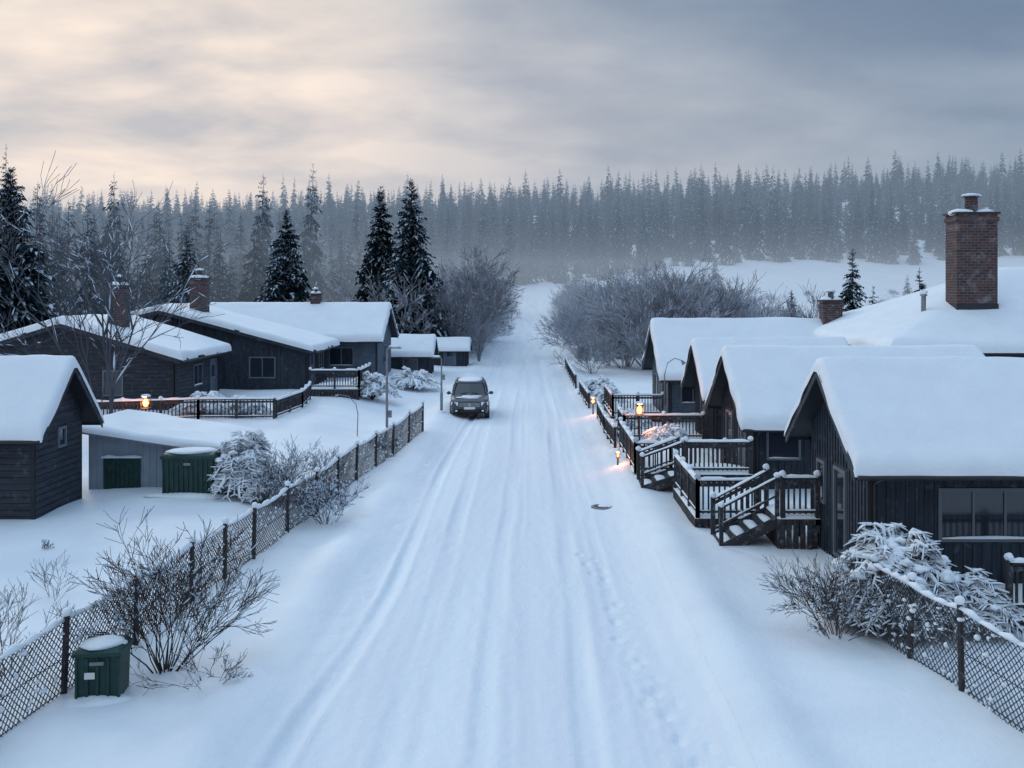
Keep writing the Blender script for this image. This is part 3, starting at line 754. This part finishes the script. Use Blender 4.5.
rng = random.Random(5)
protos = []
for i in range(8):
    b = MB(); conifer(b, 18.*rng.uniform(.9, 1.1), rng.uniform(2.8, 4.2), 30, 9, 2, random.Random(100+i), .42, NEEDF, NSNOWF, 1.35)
    me = b.obj('tmp').data; protos.append(me)
for o in [o for o in coll.objects if o.name.startswith('tmp')]: bpy.data.objects.remove(o)
forest = empty('spruce_forest')
def inst(me, nm, x, y, s, sz, parent, sink=.2):
    o = bpy.data.objects.new(nm, me); coll.objects.link(o); o.parent = parent
    o.location = (x, y, gz(x, y)-sink); o.rotation_euler = (rng.gauss(0, .02), rng.gauss(0, .02), rng.uniform(0, 6.28)); o.scale = (s, s, sz)
cnt = 0; y = 112.
while y < 560:
    step = 6.0+.006*(y-110)
    x = -.58*y-22
    while x < .58*y+22:
        xx = x+rng.uniform(-2.8, 2.8); yy = y+rng.uniform(-3.5, 3.5)
        if xx < 0: edge = 300-175*ss(-14, -50, xx)+26*nz(xx*.03, 1.)
        else: edge = 300+40*ss(5, 90, xx)+24*nz(xx*.03, 7.)
        dens = .94 if nz(xx*.02, yy*.02, 3) > -.3 else .65
        clear = abs(xx+.5) < 9
        small = 1.
        ok = yy > edge and rng.random() < dens
        if not ok and not clear and yy > 150 and rng.random() < (.035 if xx > 0 else .02): ok = True; small = .5
        if ok:
            s = rng.uniform(.55, 1.15)*small*(1 if rng.random() > .14 else 1.3)
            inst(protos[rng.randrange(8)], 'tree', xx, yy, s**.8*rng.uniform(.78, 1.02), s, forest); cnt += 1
        x += step*rng.uniform(.75, 1.25)
    y += step*1.1
print('forest', cnt)

th = []
for i in range(6):
    o = shrub('tmpb', 0, 0, 6.0, .95, 13, 3, 5, .05, BARKF, seed=60+i, sp=.3, rmin=.016, mesh_only=True); th.append(o.data); bpy.data.objects.remove(o)
for nm, lst in (('roadside_thicket', 1), ('roadside_thicket', -1)):
    P = empty(nm)
    y = 72. if lst > 0 else 88.
    while y < 215:
        wid = (15 if lst > 0 else 7)
        nk = (4 if lst > 0 else 3) if y < 130 else 3
        for k in range(nk):
            off = 3.6+(k+rng.random())*wid/nk
            x = off+.3 if lst > 0 else -off-1.2
            s = rng.uniform(.65, 1.15)*(1 if k else .75)*(1.15 if lst < 0 else 1)
            inst(th[rng.randrange(6)], 'bush', x, y+rng.uniform(-2, 2), s, s, P)
        y += 4.4 if y < 130 else 9
P = empty('field_scrub')
for i in range(80):
    x = rng.uniform(-70, 130); y = rng.uniform(105, 250)
    if abs(x) < 18: continue
    s = rng.uniform(.25, .55); inst(th[rng.randrange(6)], 'bush', x, y, s, s*.8, P)

# ------------------------------------------------------------------ lamps
def point(e, z, w, x=0, y=0, r=.08):
    l = bpy.data.lights.new('bulb_light', 'POINT'); l.energy = w; l.color = (1, .34, .14); l.shadow_soft_size = r
    o = bpy.data.objects.new('bulb_light', l); coll.objects.link(o); o.parent = e; o.location = (x, y, z)
def lantern(x, y, h, w, s=1.):
    e = empty('garden_lantern', (x, y, gz(x, y))); b = MB(); q = .085*s; t = .24*s
    b.tube([(0, 0, -.3), (0, 0, h-.02)], [.035, .03], 8, DKMET)
    b.box((-q-.02, -q-.02, h-.02), (q+.02, q+.02, h), DKMET)
    for i in (-1, 1):
        for j in (-1, 1): b.box((i*q-.01, j*q-.01, h), (i*q+.01, j*q+.01, h+t), DKMET)
    b.loft([[(-q-.04, -q-.04, h+t), (q+.04, -q-.04, h+t), (q+.04, q+.04, h+t), (-q-.04, q+.04, h+t)], [(-.02, -.02, h+t+.1), (.02, -.02, h+t+.1), (.02, .02, h+t+.1), (-.02, .02, h+t+.1)]], DKMET)
    b.obj('post_and_frame', e)
    g = MB(); g.blob((0, 0, h+t*.5), (q*.85, q*.85, t*.42), LAMPE, 0, 0); g.obj('glowing_bulb', e, smooth=True)
    s_ = MB(); s_.blob((0, 0, h+t+.07), (q+.05, q+.05, .08), SNOW, 2); s_.obj('snow_cap', e, smooth=True)
    point(e, h+t*.5, w, 0, -q-.12)
lantern(4.15, 37.9, 1.3, 60, 1.5)
lantern(2.95, 46.8, .5, 22, .9)
lantern(2.9, 33.0, .25, 12, .5)
lantern(-15.75, 41.0, .74, 95, 1.7)

def street_lamp(x, y, h, arm=.5, dirx=1, r=.05):
    e = empty('street_lamp', (x, y, gz(x, y))); b = MB()
    b.tube([(0, 0, -.4), (0, 0, .9), (0, 0, .92), (0, 0, h)], [r*1.5, r*1.5, r, r*.7], 10, METAL)
    b.tube([(0, 0, h-.05), (dirx*arm*.5, 0, h+.06), (dirx*arm, 0, h+.05)], [r*.6]*3, 8, METAL)
    M = Matrix.Translation((dirx*(arm+.18), 0, h+.03))
    b.loft([[M @ Vector(p) for p in ((-.2, -.08, 0), (.22, -.07, 0), (.22, .07, 0), (-.2, .08, 0))], [M @ Vector(p) for p in ((-.18, -.06, .08), (.18, -.04, .06), (.18, .04, .06), (-.18, .06, .08))]], METAL)
    b.box((r, -r*.6, 1.5), (r+.12, r*.6, 1.75), METAL)
    b.blob((dirx*(arm+.15), 0, h+.11), (.2, .08, .05), SNOW, 2)
    b.blob((0, 0, 0), (.22, .22, .09), SNOW, 4)
    b.obj('pole', e)
street_lamp(-5.05, 35.3, 3.9, .12, 1, .05)
street_lamp(-4.15, 46.9, 2.5, .1, -1, .045)
b = MB()
pts = [(.0, 0, -.2), (.03, 0, .9), (-.05, 0, 1.3), (-.35, 0, 1.62), (-.75, 0, 1.68)]
b.tube(pts, [.022, .02, .018, .016, .014], 6, METAL)
b.tube([(-.75, 0, 1.68), (-.86, 0, 1.6)], [.03, .06], 8, METAL)
b.obj('gooseneck_lamp', loc=(-7.0, 40.5, gz(-7, 40.5)))
b = MB(); b.tube([(0, 0, -.2), (.02, 0, 2.4), (.15, 0, 2.9), (.45, 0, 3.1), (.75, 0, 3.0)], [.03, .026, .022, .02, .02], 6, METAL)
b.tube([(.75, 0, 3.0), (.85, 0, 2.86)], [.04, .1], 8, METAL); b.obj('gooseneck_lamp', loc=(5.7, 42.5, 0))
b = MB(); b.tube([(0, 0, -.02), (0, 0, .02)], [.30, .29], 20, METAL); b.tube([(0, 0, .02), (0, 0, .025)], [.22, .21], 20, DKMET)
b.blob((.1, .05, .015), (.22, .2, .04), SNOW, 3)
b.obj('utility_cover', loc=(2.0, 28.0, gz(2.0, 28.0)+.02))

# ------------------------------------------------------------------ car
def car(x, y, rot=0):
    e = empty('parked_car', (x, y, gz(x, y)-.01), rot)
    def ring(yy, hw, z0, z1, c=.12):
        c = min(c, hw*.4, (z1-z0)*.4)
        P = [(-hw+c, z0), (hw-c, z0), (hw-c*.3, z0+c*.3), (hw, z0+c), (hw+.0, (z0+z1)/2), (hw-.02, z1-c), (hw-c*.45, z1-c*.3), (hw-c*1.3, z1), (0, z1+.025), (-hw+c*1.3, z1), (-hw+c*.45, z1-c*.3), (-hw+.02, z1-c), (-hw, (z0+z1)/2), (-hw, z0+c), (-hw+c*.3, z0+c*.3)]
        return [(p[0], yy, p[1]) for p in P]
    b = MB()
    b.loft([ring(*q) for q in ((-2.27, .70, .42, .74), (-2.22, .82, .34, .86), (-2.05, .89, .28, .95), (-1.5, .925, .26, 1.02), (-1.05, .935, .25, 1.07), (0, .94, .25, 1.09), (1.6, .935, .25, 1.10), (2.1, .90, .3, 1.06), (2.27, .80, .4, .95))], CARP)
    b.obj('body', e, smooth=False)
    def rr(y0, y1, hw, z, c):
        return [(-hw, y0+c, z), (-hw+c, y0, z), (0, y0-.05, z), (hw-c, y0, z), (hw, y0+c, z), (hw, y1-c, z), (hw-c, y1, z), (-hw+c, y1, z), (-hw, y1-c, z)]
    g = MB(); g.loft([rr(-1.12, 2.1, .86, 1.06, .12), rr(-.75, 1.98, .80, 1.32, .12), rr(-.38, 1.8, .70, 1.58, .12)], GLASS); g.obj('windows', e)
    r = MB(); r.loft([rr(-.42, 1.85, .715, 1.575, .12), rr(-.35, 1.8, .68, 1.63, .15)], CARP)
    for sx in (-1, 1):
        r.tube([(sx*.80, -1.08, 1.07), (sx*.755, -.74, 1.33), (sx*.66, -.38, 1.59)], [.04]*3, 6, CARP)
        for yy in (.35, 1.2): r.tube([(sx*.865, yy, 1.06), (sx*.81, yy, 1.32), (sx*.71, yy, 1.58)], [.035]*3, 6, CARP)
        r.tube([(sx*.80, 2.05, 1.06), (sx*.66, 1.8, 1.58)], [.05]*2, 6, CARP)
        r.tube([(sx*.62, -.25, 1.67), (sx*.62, 1.6, 1.67)], [.02]*2, 6, DKMET)
        r.blob((sx*1.03, -.72, 1.12), (.11, .07, .085), CARP, 1, .1); r.tube([(sx*.88, -.72, 1.08), (sx*1., -.72, 1.1)], [.025]*2, 6, CARP)
    r.obj('roof_and_pillars', e)
    f = MB()
    f.box((-.50, -2.30, .60), (.50, -2.2, .80), DKMET)
    for i in range(4): f.box((-.49, -2.32, .62+.05*i), (.49, -2.301, .637+.05*i), CHROME)
    f.box((-.72, -2.30, .34), (.72, -2.16, .50), RUB); f.box((-.45, -2.32, .38), (.45, -2.301, .47), DKMET)
    f.box((-.26, -2.335, .50), (.26, -2.30, .61), PLATE)
    f.blob((0, -2.32, .71), (.06, .02, .06), CHROME, 1, 0)
    for sx in (-1, 1):
        M = Matrix.Translation((sx*.68, -2.16, .76)) @ Matrix.Rotation(sx*.45, 4, 'Z')
        f.box((-.19, -.07, -.085), (.19, .05, .075), HEADL, M); f.box((-.205, -.055, -.1), (.205, .05, .09), DKMET, M)
        f.blob((sx*.62, -2.28, .43), (.07, .04, .05), HEADL, 1, 0)
        f.tube([(sx*.45, -1.14, 1.10), (sx*.05, -1.0, 1.17)], [.012, .01], 4, RUB)
    f.box((-.88, 2.2, .75), (-.6, 2.3, .95), DKMET); f.box((.6, 2.2, .75), (.88, 2.3, .95), DKMET)
    f.obj('front_details', e)
    w = MB()
    for sx in (-1, 1):
        for yy in (-1.4, 1.42):
            w.tube([(sx*.70, yy, .34), (sx*.93, yy, .34)], [.35, .35], 24, RUB); w.tube([(sx*.931, yy, .34), (sx*.945, yy, .34)], [.22, .2], 16, CHROME)
            w.tube([(sx*.72, yy, .36), (sx*.938, yy, .36)], [.42, .42], 24, DKMET)
    w.obj('wheels', e)
    s_ = MB(); s_.blob((0, .7, 1.63), (.64, 1.05, .09), SNOW, 3, .2, ICO3); s_.blob((0, -1.55, 1.0), (.62, .5, .07), SNOW, 6, .4, ICO3); s_.obj('snow_on_roof', e, smooth=True)
car(-2.95, 49.2, .05)

# ------------------------------------------------------------------ sky, light, mist
w = bpy.data.worlds.new('World'); scene.world = w; w.use_nodes = True
nt = w.node_tree; nt.nodes.clear(); lk = nt.links.new
tc = nn(nt, 'ShaderNodeTexCoord'); sp = nn(nt, 'ShaderNodeSeparateXYZ'); lk(tc.outputs['Generated'], sp.inputs[0])
def mth(op, a, b=None, clamp=False):
    n = nn(nt, 'ShaderNodeMath', operation=op); n.use_clamp = clamp
    for i, q in enumerate((a, b)):
        if q is None: continue
        if isinstance(q, (int, float)): n.inputs[i].default_value = q
        else: lk(q, n.inputs[i])
    return n.outputs[0]
def ramp(fac, els):
    r = nn(nt, 'ShaderNodeValToRGB'); cr = r.color_ramp
    while len(cr.elements) < len(els): cr.elements.new(.5)
    for e_, (p, c) in zip(cr.elements, els): e_.position = p; e_.color = (*c, 1) if len(c) == 3 else c
    lk(fac, r.inputs[0]); return r.outputs[0]
def mix(fac, a, b, bt='MIX'):
    n = nn(nt, 'ShaderNodeMix', data_type='RGBA', blend_type=bt)
    for i, q in ((0, fac), (6, a), (7, b)):
        if isinstance(q, (int, float)): n.inputs[i].default_value = q
        elif isinstance(q, tuple): n.inputs[i].default_value = (*q, 1)
        else: lk(q, n.inputs[i])
    return n.outputs[2]
X_, Y_, Z_ = sp.outputs
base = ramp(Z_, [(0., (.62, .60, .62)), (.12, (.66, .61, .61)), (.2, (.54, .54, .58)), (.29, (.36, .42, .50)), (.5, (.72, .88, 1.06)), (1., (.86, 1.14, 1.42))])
side = ramp(mth('ADD', mth('MULTIPLY', X_, .5), .5), [(.3, (1.08, 1.04, 1.)), (.47, (1., 1., 1.)), (.70, (.48, .60, .73)), (1., (.75, .8, .9))])
base = mix(1., base, side, 'MULTIPLY')
zz = mth('ADD', mth('MAXIMUM', Z_, 0.), .22)
cv = nn(nt, 'ShaderNodeCombineXYZ'); lk(mth('DIVIDE', X_, zz), cv.inputs[0]); lk(mth('MULTIPLY', mth('DIVIDE', Y_, zz), 1.3), cv.inputs[1]); cv.inputs[2].default_value = 8.2
n1 = nn(nt, 'ShaderNodeTexNoise'); n1.inputs['Scale'].default_value = 1.7; n1.inputs['Detail'].default_value = 6; n1.inputs['Roughness'].default_value = .5; n1.inputs['Distortion'].default_value = .15
lk(cv.outputs[0], n1.inputs['Vector'])
cm = ramp(n1.outputs['Fac'], [(.38, (0, 0, 0)), (.66, (1, 1, 1))])
cl = mix(cm, (1.14, 1.11, 1.07), (.68, .73, .80))
base = mix(1., base, cl, 'MULTIPLY')
gd = Vector((-.37, 1, .20)).normalized()
nv = nn(nt, 'ShaderNodeVectorMath', operation='NORMALIZE'); lk(tc.outputs['Generated'], nv.inputs[0])
vd = nn(nt, 'ShaderNodeVectorMath', operation='DOT_PRODUCT'); lk(nv.outputs[0], vd.inputs[0]); vd.inputs[1].default_value = gd
gl = ramp(vd.outputs['Value'], [(.90, (0, 0, 0)), (.965, (.25, .25, .25)), (.99, (.75, .75, .75)), (1., (1, 1, 1))])
gc = mix(cm, (.66, .42, .19), (.12, .08, .05))
base = mix(1., base, mix(1., gl, gc, 'MULTIPLY'), 'ADD')
sky = nn(nt, 'ShaderNodeTexSky', sky_type='NISHITA'); sky.sun_disc = False
sun_dir = Vector((-.42, .85, .42)).normalized()
sky.sun_elevation = math.asin(sun_dir.z); sky.sun_rotation = math.atan2(sun_dir.x, sun_dir.y)
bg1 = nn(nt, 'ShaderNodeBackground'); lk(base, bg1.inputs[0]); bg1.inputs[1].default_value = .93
bg2 = nn(nt, 'ShaderNodeBackground'); lk(sky.outputs[0], bg2.inputs[0]); bg2.inputs[1].default_value = .006
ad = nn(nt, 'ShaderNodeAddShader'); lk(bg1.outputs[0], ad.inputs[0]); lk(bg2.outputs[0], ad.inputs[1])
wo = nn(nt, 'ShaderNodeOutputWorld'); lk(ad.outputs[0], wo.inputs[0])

sl = bpy.data.lights.new('sun', 'SUN'); sl.energy = .7; sl.angle = math.radians(12); sl.color = (1, .90, .80)
so = bpy.data.objects.new('sun', sl); coll.objects.link(so); so.rotation_euler = (-sun_dir).to_track_quat('-Z', 'Y').to_euler(); so.location = (-20, 20, 40)

def mist(name, a, c, dens, col):
    m = bpy.data.materials.new(name); m.use_nodes = True; mt = m.node_tree; mt.nodes.clear()
    va = nn(mt, 'ShaderNodeVolumeAbsorption'); va.inputs['Color'].default_value = (0, 0, 0, 1); va.inputs['Density'].default_value = dens
    em = nn(mt, 'ShaderNodeEmission'); em.inputs['Color'].default_value = (*col, 1); em.inputs['Strength'].default_value = dens  # haze brightness is emitted by the volume, standing in for scattered sky light
    ads = nn(mt, 'ShaderNodeAddShader'); mt.links.new(va.outputs[0], ads.inputs[0]); mt.links.new(em.outputs[0], ads.inputs[1])
    mo = nn(mt, 'ShaderNodeOutputMaterial'); mt.links.new(ads.outputs[0], mo.inputs['Volume'])
    b = MB(); b.box(a, c, m); b.obj(name)
mist('mist', (-900, 90, -20), (900, 620, 62), .0013, (.32, .42, .55))
mist('low_mist', (-850, 130, -15), (850, 560, 15), .0019, (.46, .54, .65))

cam = bpy.data.cameras.new('camera'); co = bpy.data.objects.new('camera', cam); coll.objects.link(co)
cam.sensor_width = 36; cam.lens = 36*1000/1024; cam.clip_end = 5000
cam.shift_x = -18/1024; cam.shift_y = -94/1024
co.location = (0, 0, 6.0); co.rotation_euler = (math.pi/2, 0, 0)
scene.camera = co
